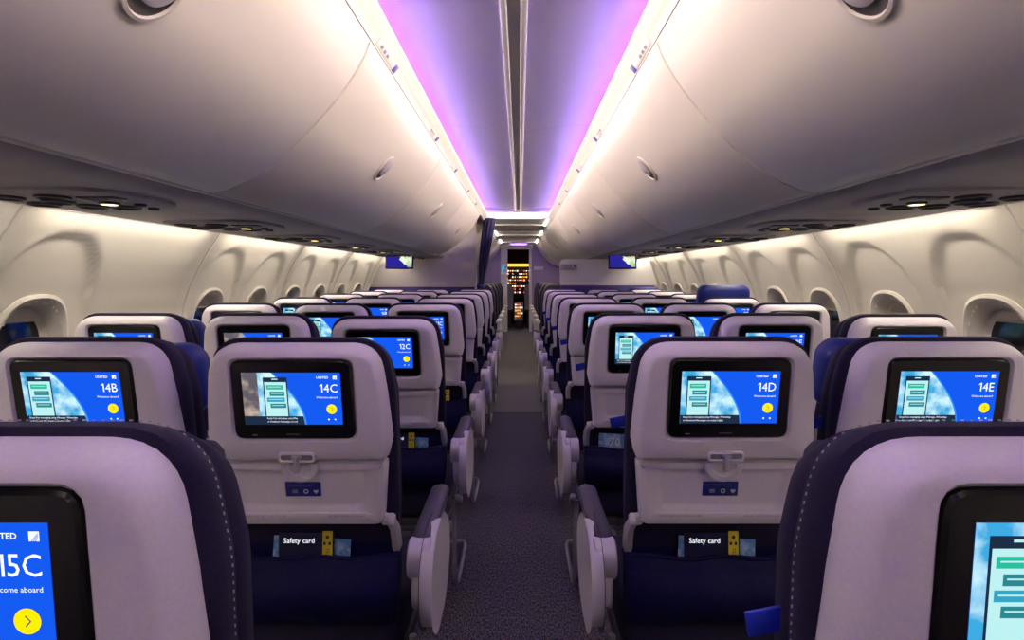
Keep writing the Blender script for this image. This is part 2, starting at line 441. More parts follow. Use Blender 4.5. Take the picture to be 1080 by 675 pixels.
# ------------------------------------------------------------------ service panels under the bins
ROWS = [('15', .385), ('14', 1.15), ('12', 1.95), ('11', 2.74), ('10', 3.53), ('9', 4.32), ('8', 5.11), ('7', 5.90)]
for s, side in ((-1, 'left'), (1, 'right')):
    pp = MB(); pr = [(.905, EYE+.262), (.93, EYE+.236), (.98, EYE+.226), (1.25, EYE+.221), (1.49, EYE+.222), (1.505, EYE+.226), (1.500, EYE+.240), (1.47, EYE+.262), (1.60, EYE+.268)]
    pp.loft([[(s*x, y, z) for x, z in pr] for y in (Y0, Y1)], 'psu', closed=False)
    struct('trim_psu_'+side, pp).name = 'trim_%d' % (1 if s < 0 else 2)
PZ = EYE+.2215
def psu_meshes():
    base = MB().loft([[(p.x, p.y, PZ+dz) for p in ellipse(0, 0, a, b_, 40, 3.2)] for a, b_, dz in ((.205, .205, .006), (.203, .203, -.006), (.190, .190, -.011))], 'psu', cap1=True)
    vent = MB().disc_stack((0, 0, 0), (0, 0, -1), [(.040, -.002), (.040, .006), (.034, .008), (.030, .002)], 'psudark', 24)
    small = MB().disc_stack((0, 0, 0), (0, 0, -1), [(.016, -.002), (.016, .006), (.012, .008)], 'psudark', 16)
    grill = MB().box((0, 0, 0), (.10, .055, .006), 'psudark', .002)
    for q in range(4): grill.box((-.036+.024*q, 0, -.004), (.008, .045, .003), 'psu')
    lamp = MB().disc_stack((0, 0, 0), (0, 0, -1), [(.026, -.002), (.026, .006), (.020, .0075)], 'psudark', 20, capm='readlight')
    return [m_.mesh(nm) for m_, nm in ((base, 'panel_base'), (vent, 'air_vent'), (small, 'small_vent'), (grill, 'speaker_grille'), (lamp, 'reading_light'))]
PM = psu_meshes()
for s, side in ((-1, 'left'), (1, 'right')):
    for i, y in enumerate([1.58+.79*k for k in range(7)]):
        t = thing('service_panel', 'overhead service panel with amber lamp on the %s, %s' % (side, ordn[i]), 'service panel', (s*1.22, y, 0), 'overhead service panels')
        obj('panel_base', PM[0], t)
        for (dx, dy) in ((-.06, .095), (.02, .07), (.04, -.03), (.12, .02), (.11, -.11)):
            obj('air_vent', PM[1], t, (s*dx, dy, PZ-.011))
        for (dx, dy) in ((-.12, .13), (-.14, .04)): obj('small_vent', PM[2], t, (s*dx, dy, PZ-.011))
        obj('speaker_grille', PM[3], t, (-s*.125, -.09, PZ-.012))
        obj('reading_light', PM[4], t, (-s*.08, 0, PZ-.011))
        obj('reading_light', PM[1], t, (-s*.02, -.12, PZ-.011)).name = 'air_vent'

# ------------------------------------------------------------------ economy seats
N = 96
HU = [(0, .157, 0), (.187, .157, .012), (.196, .185, .03), (.190, .30, .10), (.178, .418, .075)]
up_out = rpoly(sym(HU)[1:] if False else [(x, z, r_) for x, z, r_ in [(.187, .157, .012), (.197, .20, .02), (.190, .30, .10), (.176, .415, .074), (-.176, .415, .074), (-.190, .30, .10), (-.197, .20, .02), (-.187, .157, .012)]], N)
lo_out = rpoly([(.172, .0, .018), (.186, .153, .010), (-.186, .153, .010), (-.172, .0, .018)], N)
scr_out = rpoly([(.128, .216, .018), (.126, .390, .018), (-.126, .390, .018), (-.128, .216, .018)], N)
def align(a, b_):                              # rotate ring b_ so its points line up with a
    best = min(range(len(b_)), key=lambda k: sum((a[i]-b_[(i+k) % len(b_)]).length for i in range(0, len(a), 8)))
    return b_[best:]+b_[:best]
def by_angle(outer, shape, cz):                 # point of `shape` seen in the same direction as each point of `outer`
    dense = [shape[i].lerp(shape[(i+1) % len(shape)], k/12) for i in range(len(shape)) for k in range(12)]
    an = [math.atan2(p.y-cz, p.x) for p in dense]; out = []
    for p in outer:
        a = math.atan2((p.y-cz), p.x); out.append(dense[min(range(len(dense)), key=lambda i: abs((an[i]-a+PI) % (2*PI)-PI))])
    return out
def scr_ring(d): return by_angle(up_out, rpoly([(.128+d, .216-d, .018+d), (.126+d, .390+d, .018+d), (-.126-d, .390+d, .018+d), (-.128-d, .216-d, .018+d)], 192), .296)
scr_out = scr_ring(0)
sh = MB()
sh.loft([r3(up_out, .012), r3(inset(up_out, -.001), -.012), r3(inset(up_out, .003), -.026), r3(inset(up_out, .008), -.0395), r3(inset(up_out, .015), -.0440),
         r3(scr_ring(.007), -.0455), r3(scr_ring(.002), -.0405), r3(scr_out, -.036)], 'shell', cap0=True, cap1=True)
SHELL = sh.mesh('back_shell', 40)
# screen: black bezel unit
bz = MB().loft([r3(scr_out, -.034), r3(scr_out, -.0425), r3(scr_ring(-.003), -.0455)], 'bezel', cap1=True)
bz.box((-.085, -.0458, .226), (.010, .0008, .0012), 'signgrey').box((-.004, -.0458, .2275), (.028, .0008, .0010), 'groove')
BEZ = bz.mesh('screen')
# tray
tr = MB()
tr.loft([r3(lo_out, .012), r3(lo_out, -.020), r3(inset(lo_out, .004), -.027), r3(inset(lo_out, .016), -.030)], 'tray', cap0=True)
rc = align(lo_out, rpoly([(.128, .046, .016), (.142, .130, .012), (-.142, .130, .012), (-.128, .046, .016)], N))
tr.loft([r3(inset(lo_out, .016), -.030), r3(inset(rc, -.006), -.030), r3(rc, -.0255), r3(inset(rc, .008), -.0245)], 'tray', cap1=True)
TRAY_BAR = MB().loft([r3(o_, y) for o_, y in ((rpoly([(.150, .018, .004), (.150, .034, .004), (-.150, .034, .004), (-.150, .018, .004)], 48), -.0295), (rpoly([(.150, .018, .004), (.150, .034, .004), (-.150, .034, .004), (-.150, .018, .004)], 48), -.031), (inset(rpoly([(.150, .018, .004), (.150, .034, .004), (-.150, .034, .004), (-.150, .018, .004)], 48), .0015), -.0315))], 'shell', cap1=True)
for (body, x, al) in (('FASTEN SEAT BELT WHILE SEATED', -.135, 'LEFT'), ('LIFE VEST UNDER YOUR SEAT', .135, 'RIGHT')):
    vs, fs = text_mesh(body, .0062, al); TRAY_BAR.add([(x+v.x, -.0318, .026+v.y) for v in vs], fs, 'groove')
TBAR = TRAY_BAR.mesh('text_strip')
TRAY = tr.mesh('tray_table', 40)
# latch: D-shaped boss below the crease, pill above, toggle
la = MB(); half = [Vector((.040*math.cos(t), .146+.034*math.sin(t)*1.0)) for t in [PI+PI*k/24 for k in range(25)]]
half = [Vector((-.040, .157))]+half+[Vector((.040, .157))]
la.loft([r3(half, -.028), r3(half, -.039), r3([Vector((p.x*.93, .155+(p.y-.155)*.93)) for p in half], -.042),
         r3([Vector((p.x*.66, .153+(p.y-.153)*.70)) for p in half], -.042), r3([Vector((p.x*.60, .152+(p.y-.152)*.62)) for p in half], -.033)], 'tray', cap1=True)
LATB = la.mesh('latch_housing')
pill = rpoly([(.040, .163, .011), (.040, .186, .011), (-.040, .186, .011), (-.040, .163, .011)], 40)
lp = MB().loft([r3(pill, -.039), r3(pill, -.0485), r3(inset(pill, .003), -.050), r3(inset(pill, .006), -.0475)], 'shell', cap1=True, capm='groove')
LATP = lp.mesh('latch_recess')
LATT = MB().box((0, -.050, .160), (.011, .012, .036), 'silver', .003).box((0, -.049, .176), (.022, .006, .007), 'silver', .002).mesh('tray_latch')
st = MB().box((0, -.0255, .088), (.078, .002, .034), 'stickerblue', .0008)
for q, x in enumerate((-.018, .006, .028)):
    if q == 0:
        for e in range(3): st.box((x, -.0268, .080+.003*e), (.012, .0005, .0012), 'signgrey')
    elif q == 1:
        st.loft([[(x+p.x, -.0268, .083+p.y) for p in ellipse(0, 0, r_, r_, 16)] for r_ in (.0055, .0030)], 'white')
    else: st.add([(x+a, -.0268, .083+b_) for a, b_ in ((0, -.006), (.0055, 0), (.0045, .0035), (.002, .004), (0, .002), (-.002, .004), (-.0045, .0035), (-.0055, 0))], [tuple(range(8))], 'white')
vs, fs = text_mesh('Connect to the wifi and start streaming', .0034); st.add([(-.034+v.x, -.0268, .098+v.y) for v in vs], fs, 'signgrey')
STK = st.mesh('blue_sticker')
# fabric back cushion
cu_out = rpoly([(.185, -.24, .03), (.202, .02, .05), (.204, .30, .08), (.185, .426, .085), (-.185, .426, .085), (-.204, .30, .08), (-.202, .02, .05), (-.185, -.24, .03)], N)
def CQ(d, y, drop): return [(p.x, y, p.y-drop*max(0, min(1, (p.y-.1)/.3))) for p in inset(cu_out, d)]
cu = MB().loft([r3(inset(cu_out, .012), .002), CQ(.003, .006, 0), CQ(.000, .018, .003), CQ(.002, .038, .010), CQ(.008, .043, .016), CQ(.003, .052, .016),
               CQ(.008, .080, .030), CQ(.022, .105, .045), CQ(.045, .118, .055)], 'fabric', cap0=True, cap1=True)
CUSH = cu.mesh('back_cushion', 60)
stc = MB()
sp = inset(cu_out, .0000)
big = rpoly([(p.x, p.y, 0) for p in sp], 720)
for i in range(0, 720, 3):
    p, q = big[i], big[i+1]
    if p.y > -.1: stc.tube([(p.x, .030, p.y-.006), (q.x, .030, q.y-.006)], .0007, 'stitch', 4)
STIT = stc.mesh('stitching')
hr_out = rpoly([(.140, .205, .03), (.170, .24, .03), (.166, .355, .04), (.140, .385, .04), (-.140, .385, .04), (-.166, .355, .04), (-.170, .24, .03), (-.140, .205, .03)], 72)
hd = MB().loft([r3(inset(hr_out, .03), .104), r3(inset(hr_out, .006), .112), r3(inset(hr_out, -.004), .13), [(p.x*1.02, .155+abs(p.x)*.10, p.y) for p in hr_out], [(p.x*.97, .165+abs(p.x)*.12, p.y*.99) for p in inset(hr_out, .01)], [(p.x, .165+abs(p.x)*.05, p.y) for p in inset(hr_out, .035)]], 'headrest', cap0=True, cap1=True)
HEADR = hd.mesh('headrest', 60)
hd = MB().loft([r3(inset(hr_out, .045), .100), r3(inset(hr_out, .026), .106), r3(inset(hr_out, .022), .13), r3(inset(hr_out, .030), .150), r3(inset(hr_out, .05), .158)], 'fabric', cap0=True, cap1=True)
HEADS = hd.mesh('headrest', 60)
# literature pocket: bulging cloth, slightly sagging top edge, wrinkles
pk = MB(); rows = []
def pocket_y(u, v): return -.020 - .040*math.sin(PI*min(1, v*1.05))*(1-.5*abs(u)**3) - .004*math.sin(9*u+4*v)*(1-abs(u)) - .006*math.exp(-((v-.93)/.06)**2)
for i in range(19):
    v = i/18; r_ = []
    for j in range(25):
        u = -1+2*j/24; z = -.235+.160*v - .007*(1-u*u)*v + .003*math.sin(7*u+1)*v
        r_.append((.205*u*(1-.03*(1-v)), pocket_y(u, v), z))
    rows.append(r_)
pk.loft(rows, 'pocket', closed=False)
pk.loft([[(x*.98, y+.055 if k else y+.012, z-.002*k) for x, y, z in rows[-1]] for k in (0,)]+[[(x*.98, y+.012, z-.03) for x, y, z in rows[-1]]], 'pocket', closed=False)
pk.loft([rows[-1], [(x, y+.012, z) for x, y, z in rows[-1]]], 'pocket', closed=False)
pk.tube([rows[-1][j] for j in range(25)], .0045, 'pocket', 6)
for sx in (0, 24): pk.loft([[rows[i][sx] for i in range(19)], [(rows[i][sx][0], .02, rows[i][sx][2]) for i in range(19)]], 'pocket', closed=False)
pk.loft([rows[0], [(x, .05, z) for x, y, z in rows[0]]], 'pocket', closed=False)
POCK = pk.mesh('seat_pocket', 60)
BPAN = MB().box((0, .020, -.115), (.375, .022, .25), 'pocket', .006).mesh('back_panel')
# hinge brackets each side of shell bottom
BRK = []
for s in (-1, 1):
    br = MB(); br.tube([(s*.170, -.016, .014), (s*.186, -.012, .004), (s*.194, -.006, -.02), (s*.195, .0, -.055), (s*.192, .012, -.09)], .012, 'silver', 8)
    br.disc_stack((s*.172, -.012, .006), (s, 0, 0), [(.011, -.004), (.013, 0), (.013, .020), (.010, .024)], 'cap', 14)
    BRK.append(br.mesh('recline_hinge'))


# displays --------------------------------------------------------------
DW, DH, DC = .206, .1155, .3075            # display width, height, centre height
def D(fx, fy, lay): return (-DW/2+fx*DW, -.0458-.00012*lay, DC+DH/2-fy*DH)
def rect(mb, x0, y0, x1, y1, m_, lay): mb.add([D(x0, y0, lay), D(x1, y0, lay), D(x1, y1, lay), D(x0, y1, lay)], [(0, 1, 2, 3)], m_)
def txt(mb, body, size, fx, fy, m_, lay, al='LEFT', bold=0):
    vs, fs = text_mesh(body, size, al, bold); o_ = D(fx, fy, lay); mb.add([(o_[0]+v.x, o_[1], o_[2]+v.y) for v in vs], fs, m_)
def arc_x(fy): return .30 + .315*math.sin(fy*PI/2*.97)**.95 if fy > 0 else .30
def display_mesh(kind):
    mb = MB()
    if kind == 'off':
        rect(mb, 0, 0, 1, 1, 's_off', 0); return mb.mesh('display', 0)
    rect(mb, 0, 0, 1, 1, 's_blue', 0)
    K_ = 24; pts = [D(0, 0, 1)] + [D(0, 1, 1)]
    edge = [(arc_x(k/K_), k/K_) for k in range(K_+1)]
    def left(m_, lay, dx=0, y0=0, y1=1, xl=0):
        e = [(min(1, a+dx), f) for a, f in edge if y0-1e-6 <= f <= y1+1e-6]
        mb.add([D(xl, e[0][1], lay)] + [D(a, f, lay) for a, f in e] + [D(xl, e[-1][1], lay)], [tuple(range(len(e)+2))], m_)
    left('s_blue2', 1, .018)
    left({'phone': 's_sky', 'slide': 's_sky', 'cloud': 's_cloud', 'land': 's_land'}[kind], 2)
    def phone(x, xs=1):
        rect(mb, x, .09, x+.245, .84, 's_dark', 3); rect(mb, x+.012, .18, x+.233, .84, 's_phone', 4)
        for (a, b_, c_, m_) in ((.03, .18, .235, 's_green'), (.06, .19, .36, 's_teal'), (.03, .19, .475, 's_mid'), (.06, .20, .59, 's_teal')):
            rect(mb, x+a, c_, x+b_+.02, c_+.085, m_, 5)
            rect(mb, x+a+.015, c_+.03, x+b_, c_+.042, 's_phone', 6)
        rect(mb, x+.09, .115, x+.15, .135, 's_phone', 5)
    if kind in ('phone', 'slide'):
        x0 = .055 if kind == 'phone' else .215
        phone(x0)
    if kind == 'slide': rect(mb, 0, 0, .16, 1, 's_land', 3)
    left('s_dark', 7, 0, 20/24, 1)
    if kind in ('phone', 'slide'):
        x0 = .03 if kind == 'phone' else .23
        a, b_ = ('Enjoy free messaging using iMessage, WhatsApp', "or Facebook Messenger on today's flight.")
        if kind == 'slide': a, b_ = 'Enjoy free messaging using iMes', 'or Facebook Messenger on tod'
        txt(mb, a, .0052 if kind == 'phone' else .0050, x0, .875, 's_white', 8); txt(mb, b_, .0052 if kind == 'phone' else .0050, x0, .94, 's_white', 8)
    elif kind == 'land': txt(mb, 'Relax and explore', .007, .05, .9, 's_white', 8)
    txt(mb, 'UNITED', .0072, .755, .095, 's_white', 1, bold=.0001)
    rect(mb, .925, .06, .965, .13, 's_white', 1)
    for q in range(3):
        mb.add([D(.932+.008*q, .13, 2), D(.936+.008*q, .13, 2), D(.962, .075+.012*q, 2), D(.962, .068+.012*q, 2)], [(0, 1, 2, 3)], 's_blue')
    txt(mb, 'Welcome aboard', .0064, .965, .475, 's_white', 1, 'RIGHT')
    ce = ellipse(0, 0, .0108, .0108, 28); o_ = D(.895, .70, 1); mb.add([(o_[0]+p.x, o_[1], o_[2]+p.y) for p in ce], [tuple(range(28))], 's_yellow')
    o_ = D(.895, .70, 2)
    mb.add([(o_[0]+a, o_[1], o_[2]+b_) for a, b_ in ((-.002, .0042), (-.001, .005), (.0034, 0), (-.001, -.005), (-.002, -.0042), (.0018, 0))], [(0, 1, 2, 5), (5, 2, 3, 4)], 's_arrow')
    for fx in (.86, .925):
        o_ = D(fx, .90, 1); mb.add([(o_[0]+p.x, o_[1], o_[2]+p.y) for p in ellipse(0, 0, .0018, .0018, 10)], [tuple(range(10))], 's_white')
    return mb.mesh('display', 0)
DISP = {k: display_mesh(k) for k in ('phone', 'slide', 'cloud', 'land', 'off')}

# seat bottom, armrests, frame --------------------------------------------
PIV_Y, PIV_Z = .125, .715                   # back group origin in the seat's frame
sc = MB().box((0, .37, .415), (.395, .46, .105), 'fabric', .03, 3).mesh('seat_cushion', 60)
sb = MB().box((0, .33, .345), (.40, .36, .03), 'darkgrey', .006)
sb.mesh
SBAS = sb.mesh('seat_pan')
bmn = MB()
for y in (.20, .46): bmn.tube([(-.2285, y, .31), (.2285, y, .31)], .020, 'tube', 12)
BEAM = bmn.mesh('beam')
bb = MB().tube([(-.2285, .57, .07), (.2285, .57, .07)], .009, 'tube', 8).mesh('baggage_bar')
arm = MB()     # arm: built for an armrest centred at x = 0
pr = [(.0, -.032), (.0, .006), (.05, .014), (.30, .014), (.345, .008), (.36, -.004), (.345, -.018), (.25, -.026), (.06, -.034)]
arm.loft([[(x, .09+y, .635+z) for y, z in pr] for x in (-.019, .019)], 'silver', cap0=True, cap1=True)
arm.disc_stack((-.026, .095, .615), (1, 0, 0), [(.036, 0), (.040, .004), (.040, .048), (.036, .052)], 'silver', 24, sx=1.15)
arm.box((0, .095, .575), (.040, .046, .08), 'cap', .014)
ARM = arm.mesh('armrest')
pd = MB(); rings = []
for i in range(13):
    t = i/12; y = .075+.375*t; hw = .027*min(1, (1-(2*t-1)**12)**.5+.25); r_ = [(hw*math.cos(a)*(1 if abs(math.cos(a)) < .99 else 1), y, .650+.015*math.sin(a)*min(1, (1-(2*t-1)**10)**.5+.3) + .010*(1-t)*0) for a in [2*PI*k/14 for k in range(14)]]
    rings.append(r_)
pd.loft(rings, 'pad', cap0=True, cap1=True)
PADM = pd.mesh('arm_pad', 60)
def yz(pts, x): return [(x, p.x, p.y) for p in pts]
def cap_mesh(s):                             # s = side on which the aisle lies
    e1 = rpoly([(.070, .615, .05), (.20, .625, .09), (.300, .560, .07), (.25, .487, .08), (.13, .482, .06), (.075, .52, .05)], 48)
    mb = MB().loft([yz(inset(e1, .004), -.016*s), yz(e1, -.012*s), yz(e1, .012*s), yz(inset(e1, .006), .018*s)], 'cap', cap0=True)
    mb.loft([yz(inset(e1, .006), .018*s), yz(inset(e1, .014), .018*s), yz(inset(e1, .016), .008*s)], 'cap')
    mb.loft([yz(inset(e1, .016), .008*s), yz(inset(e1, .052), .008*s)], 'capdark')
    mb.loft([yz(inset(e1, .040), .006*s), yz(inset(e1, .040), .030*s), yz(inset(e1, .044), .036*s), yz(inset(e1, .054), .038*s)], 'cap', cap1=True)
    return mb.mesh('armrest_end_cap')
CAP = {s: cap_mesh(s) for s in (-1, 1)}
def leg_mesh():
    mb = MB()
    mb.tube([(0, .20, .31), (0, .17, .16), (0, .15, .03)], .017, 'tube', 10)
    mb.tube([(0, .46, .31), (0, .50, .16), (0, .52, .03)], .017, 'tube', 10)
    mb.tube([(0, .15, .10), (0, .46, .28)], .012, 'tube', 8)
    mb.box((0, .335, .014), (.040, .45, .022), 'tube', .006)
    return mb.mesh('leg')
LEG = leg_mesh()
def loop_mesh(s):
    pts = [(s*.225, .17, .42), (s*.232, .16, .30), (s*.235, .16, .17), (s*.235, .19, .10), (s*.235, .26, .075), (s*.235, .45, .07), (s*.228, .56, .072), (s*.18, .575, .072)]
    sm = []
    for i in range(len(pts)-1):
        for k in range(4):
            a = [Vector(pts[max(0, min(len(pts)-1, i+d))]) for d in (-1, 0, 1, 2)]; t = k/4
            sm.append(.5*((2*a[1])+(a[2]-a[0])*t+(2*a[0]-5*a[1]+4*a[2]-a[3])*t*t+(3*a[1]-a[0]-3*a[2]+a[3])*t**3))
    return MB().tube(sm, .009, 'tube', 8).mesh('side_bar')
LOOP = {s: loop_mesh(s) for s in (-1, 1)}
COLX = {'A': -1.378, 'B': -.921, 'C': -.459, 'D': .461, 'E': .919, 'F': 1.376}
VAR = {'14C': 'slide', '12C': 'cloud', '11C': 'cloud', '10B': 'land', '12B': 'land', '10D': 'off', '9D': 'off', '9B': 'cloud', '12A': 'phone', '8A': 'cloud', '10A': 'phone', '10F': 'cloud', '8E': 'cloud', '7B': 'cloud'}
TILT = {'15C': 5, '15D': 5, '12C': 15, '14C': 10.5, '14B': 10, '12F': 12, '12D': 9, '11B': 11}
RAISE = {'10F': .09, '14E': -.006, '12F': .0, '14B': -.02, '12A': -.02, '7F': .03}
where = {'A': 'window seat on the far left', 'B': 'middle seat of the left block', 'C': 'left seat beside the aisle', 'D': 'right seat beside the aisle', 'E': 'middle seat of the right block', 'F': 'window seat on the far right'}
def make_seat(row, y, c):
    nm = row+c; x = COLX[c]; t = math.radians(TILT.get(nm, 9.5)); ins = 1 if x < 0 else -1     # ins: direction of the aisle
    kind = VAR.get(nm, 'phone')
    desc = 'with dim grey screen' if kind == 'off' else 'with lit screen reading %s' % nm
    x += {'15C': .009, '15D': .013}.get(nm, 0)
    e = thing('airline_seat', ('pale economy seat %s, %s' % (desc, where[c])) if kind != 'off' else 'pale aisle seat with dim grey screen, right side, %s row behind the divider' % {'10': 'fourth', '9': 'third'}[row], 'seat', (x, y, 0), 'economy seats')
    loc = (0, PIV_Y, PIV_Z); rot = (t, 0, 0)
    # keep the top of the back over the row line whatever the recline pivots on
    obj('back_shell', SHELL, e, loc, rot)
    sc_ = obj('screen', BEZ, e, loc, rot)
    obj('display', DISP[kind], sc_)
    if kind != 'off':
        mb = MB(); o_ = D(.965, .30, 1); cx = 0
        for ch in reversed(nm):
            if ch == '1':
                vs = [(-.0024, -.0092), (0, -.0092), (0, .0092), (-.0018, .0092), (-.0062, .0064), (-.0062, .0042), (-.0024, .0064)]; fs = [(0, 1, 2, 3, 6), (3, 4, 5, 6)]; wd_ = .0068
            else:
                v_, fs = text_mesh(ch, .0262, 'LEFT', 0); mx = max(v.x for v in v_); mn = min(v.x for v in v_); zc = (max(v.y for v in v_)+min(v.y for v in v_))/2; k_ = .0184/(max(v.y for v in v_)-min(v.y for v in v_))
                vs = [((v.x-mx)*k_*.92, (v.y-zc)*k_) for v in v_]; wd_ = (mx-mn)*k_*.92
            mb.add([(o_[0]+cx+a, o_[1], o_[2]+b_) for a, b_ in vs], fs, 's_white'); cx -= wd_+.0024
        obj('seat_number', mb.mesh('seat_number', 0), sc_)
    tt = obj('tray_table', TRAY, e, loc, rot); obj('latch_housing', LATB, tt); obj('tray_latch', LATT, tt); obj('text_strip', TBAR, tt); obj('blue_sticker', STK, tt)
    obj('latch_recess', LATP, e, loc, rot)
    cs = obj('back_cushion', CUSH, e, loc, rot)
    if row == '15': obj('stitching', STIT, cs)
    obj('headrest', HEADR if nm in ('14B', '12A', '14E', '10F', '7F') else HEADS, e, (loc[0], loc[1]-math.sin(t)*RAISE.get(nm, 0), loc[2]+math.cos(t)*RAISE.get(nm, 0)), rot)
    obj('seat_pocket', POCK, e, (0, PIV_Y, PIV_Z), (math.radians(4), 0, 0)); obj('back_panel', BPAN, e, (0, PIV_Y, PIV_Z), (math.radians(4), 0, 0))
    for q in BRK: obj('recline_hinge', q, e, loc, rot)
    obj('seat_cushion', sc, e); obj('seat_pan', SBAS, e); obj('beam', BEAM, e); obj('baggage_bar', bb, e)
    ax = ins*(.248 if c in 'CD' else .2285); a = obj('armrest', ARM, e, (ax, .05, 0)); obj('arm_pad', PADM, a); a.scale.x = 1 if c in 'CD' else .74
    if c in 'CD':
        obj('armrest_end_cap', CAP[ins], e, (ax, .045, 0)); obj('side_bar', LOOP[ins], e)
    if c in 'AF': a = obj('armrest', ARM, e, (-ins*.2285, 0, 0)); obj('arm_pad', PADM, a)
    if c in 'AC' or c in 'DF': obj('leg', LEG, e, (ins*.09, 0, 0))
    if c in 'DE':
        s = -1
        tb = MB().box((s*(.212 if c == 'D' else .200), .062, .205), (.040, .004, .026), 'brightblue', .0015, rot=Matrix.Rotation(-.2, 4, 'Y'))
        o = obj('fabric_tab', tb, e, loc, rot); o['label'] = 'bright blue fabric tab'
    return e
for row, y in ROWS:
    for c in 'ABCDEF':
        if row == '15' and c not in 'CD': continue
        make_seat(row, y, c)

# ------------------------------------------------------------------ cards in the pockets
def card(nm, sx, label):
    row, c = nm[:-1], nm[-1]; y = dict(ROWS)[row]; x = COLX[c]
    e = thing('safety_card', label, 'card', (x+sx, y+PIV_Y-.013, .555), 'safety cards in the seat pockets')
    m1 = MB().box((0, 0, .070), (.125, .0016, .120), 'cardnavy')
    vs, fs = text_mesh('Safety card', .016); m1.add([(-.052+v.x, -.0011, .113+v.y) for v in vs], fs, 's_white')  # printed lettering given a glow of its own with the screen white
    obj('card_body', m1, e, rot=(math.radians(-2), 0, 0))
    m2 = MB().box((.048, -.002, .073), (.022, .0016, .124), 'yellow')
    vs, fs = text_mesh('737', .012); m2.add([(.048+v.y*1, -.0031, .098-v.x) for v in vs], fs, 'cardnavy')
    m2.add([(.048+p.x, -.0031, .122+p.y) for p in ellipse(0, 0, .004, .004, 12)], [tuple(range(12))], 'cardnavy')
    m2.box((.042, -.0030, .108), (.005, .0004, .007), 'cardnavy').box((.053, -.0030, .108), (.005, .0004, .007), 'cardnavy')
    obj('yellow_band', m2, e, rot=(math.radians(-2), 0, 0))
def leaflet(nm, sx, label, big=False):
    row, c = nm[:-1], nm[-1]; y = dict(ROWS)[row]; x = COLX[c]
    m1 = MB().box((0, 0, .060), (.175 if not big else .14, .003, .115 if not big else .135), 'paperblue', .001)
    if big:
        vs, fs = text_mesh('70', .040, 'CENTER', .0006); m1.add([(-.01+v.x, -.002, .098+v.y) for v in vs], fs, 'white')
        vs, fs = text_mesh('BONUS MILES', .009, 'CENTER'); 
    o = obj('leaflet', m1, None, (x+sx, y+PIV_Y-.006, .555), (math.radians(-2), math.radians(3), 0))
    tag(o, label, 'leaflet', 'leaflets in the seat pockets')
card('14C', -.005, 'navy safety card with yellow band in the pocket under screen 14C'); leaflet('14C', 0.0, 'pale blue leaflet behind the safety card below screen 14C')
card('14D', -.008, 'navy safety card with yellow band in the pocket under screen 14D'); leaflet('14D', .0, 'pale blue leaflet behind the safety card below screen 14D')
card('12C', .03, 'navy safety card with yellow band in the pocket under screen 12C'); leaflet('12C', .045, 'pale blue leaflet behind the safety card below screen 12C')
card('11C', .06, 'navy safety card with yellow band in the pocket under screen 11C')
leaflet('12D', -.085, 'blue leaflet with a large white 70 in the pocket below screen 12D', True)

# ------------------------------------------------------------------ bulkheads between the classes
b1 = MB().box((-(.53+1.85)/2, BULK+.02, (1.14+1.99)/2), (1.85-.53, .04, 1.99-1.14), 'bulk', .004)
bl = struct('wall_front_left', b1)
obj('lower_panel', MB().box((-(.53+1.85)/2, BULK+.02, 1.14/2), (1.85-.53, .044, 1.14), 'bulkblue', .004), bl)
obj('edge_post', MB().box((-.523, BULK+.02, 1.0), (.022, .055, 1.98), 'trimpl', .008), bl)
obj('small_handle', MB().box((-.80, BULK-.01, EYE+.265), (.11, .02, .035), 'white', .012, 3), bl)
# upper side closure on the left between last bin and bulkhead
cl = MB().loft([[(-x, y, z) for x, z in ((.425, EYE+.70), (.44, EYE+.72), (1.3, EYE+.73))] for y in (6.14, BULK)], 'bin', closed=False)
struct('trim_closure', cl).name = 'trim_3'
# right divider
dv = thing('cabin_divider', 'low white cabin divider with blue lower half on the right', 'divider', (1.1, BULK, 0))
up = rpoly([(1.72, 1.16, 0), (1.62, 1.484, .02), (.515, 1.484, .06), (.515, 1.16, 0)], 64)
obj('upper_panel', MB().loft([r3(up, .0), r3(up, .035)], 'white', cap0=True, cap1=True), dv, (-1.1, 0, 0))
obj('lower_panel', MB().box((0, .0175, .58), (1.17, .04, 1.16), 'bulkblue', .005), dv)
sg = MB().box((-.475, -.006, 1.385), (.20, .006, .075), 'signgrey', .003)
vs, fs = text_mesh('UNITED', .030, 'CENTER'); sg.add([(-.50+v.x, -.0095, 1.395+v.y) for v in vs], fs, 'darkgrey')
vs, fs = text_mesh('Economy Plus', .018, 'CENTER'); sg.add([(-.475+v.x, -.0095, 1.368+v.y) for v in vs], fs, 'darkgrey')
sg.box((-.40, -.0095, 1.396), (.022, .001, .022), 'darkgrey')
obj('sign_plate', sg, dv)
# curtain header across the aisle
hd = MB(); pr = []
for i in range(21):
    x = -.52+1.04*i/20; pr.append((x, EYE+.70+.075*(abs(x)/.52)**4*0 ))
hd.loft([[(x, BULK-.02, EYE+.72 - .008*(1-(x/.5)**2)) for x, z in pr], [(x, BULK-.03, EYE+.735) for x, z in pr], [(x, BULK-.02, EYE+.87) for x, z in pr]], 'trimpl', closed=False)
hd.box((0, BULK+.02, EYE+.735), (1.06, .06, .03), 'trimpl', .008)
# rounded end corners of the dome
for s in (-1, 1):
    fan = [(s*.49, BULK-.022, EYE+.86)] + [(s*(.38-.22*math.sin(a)), BULK-.022-.0*a, EYE+.87-.13*math.cos(a)) for a in [PI/2*k/8 for k in range(9)]]
struct('trim_header', hd).name = 'trim_4'
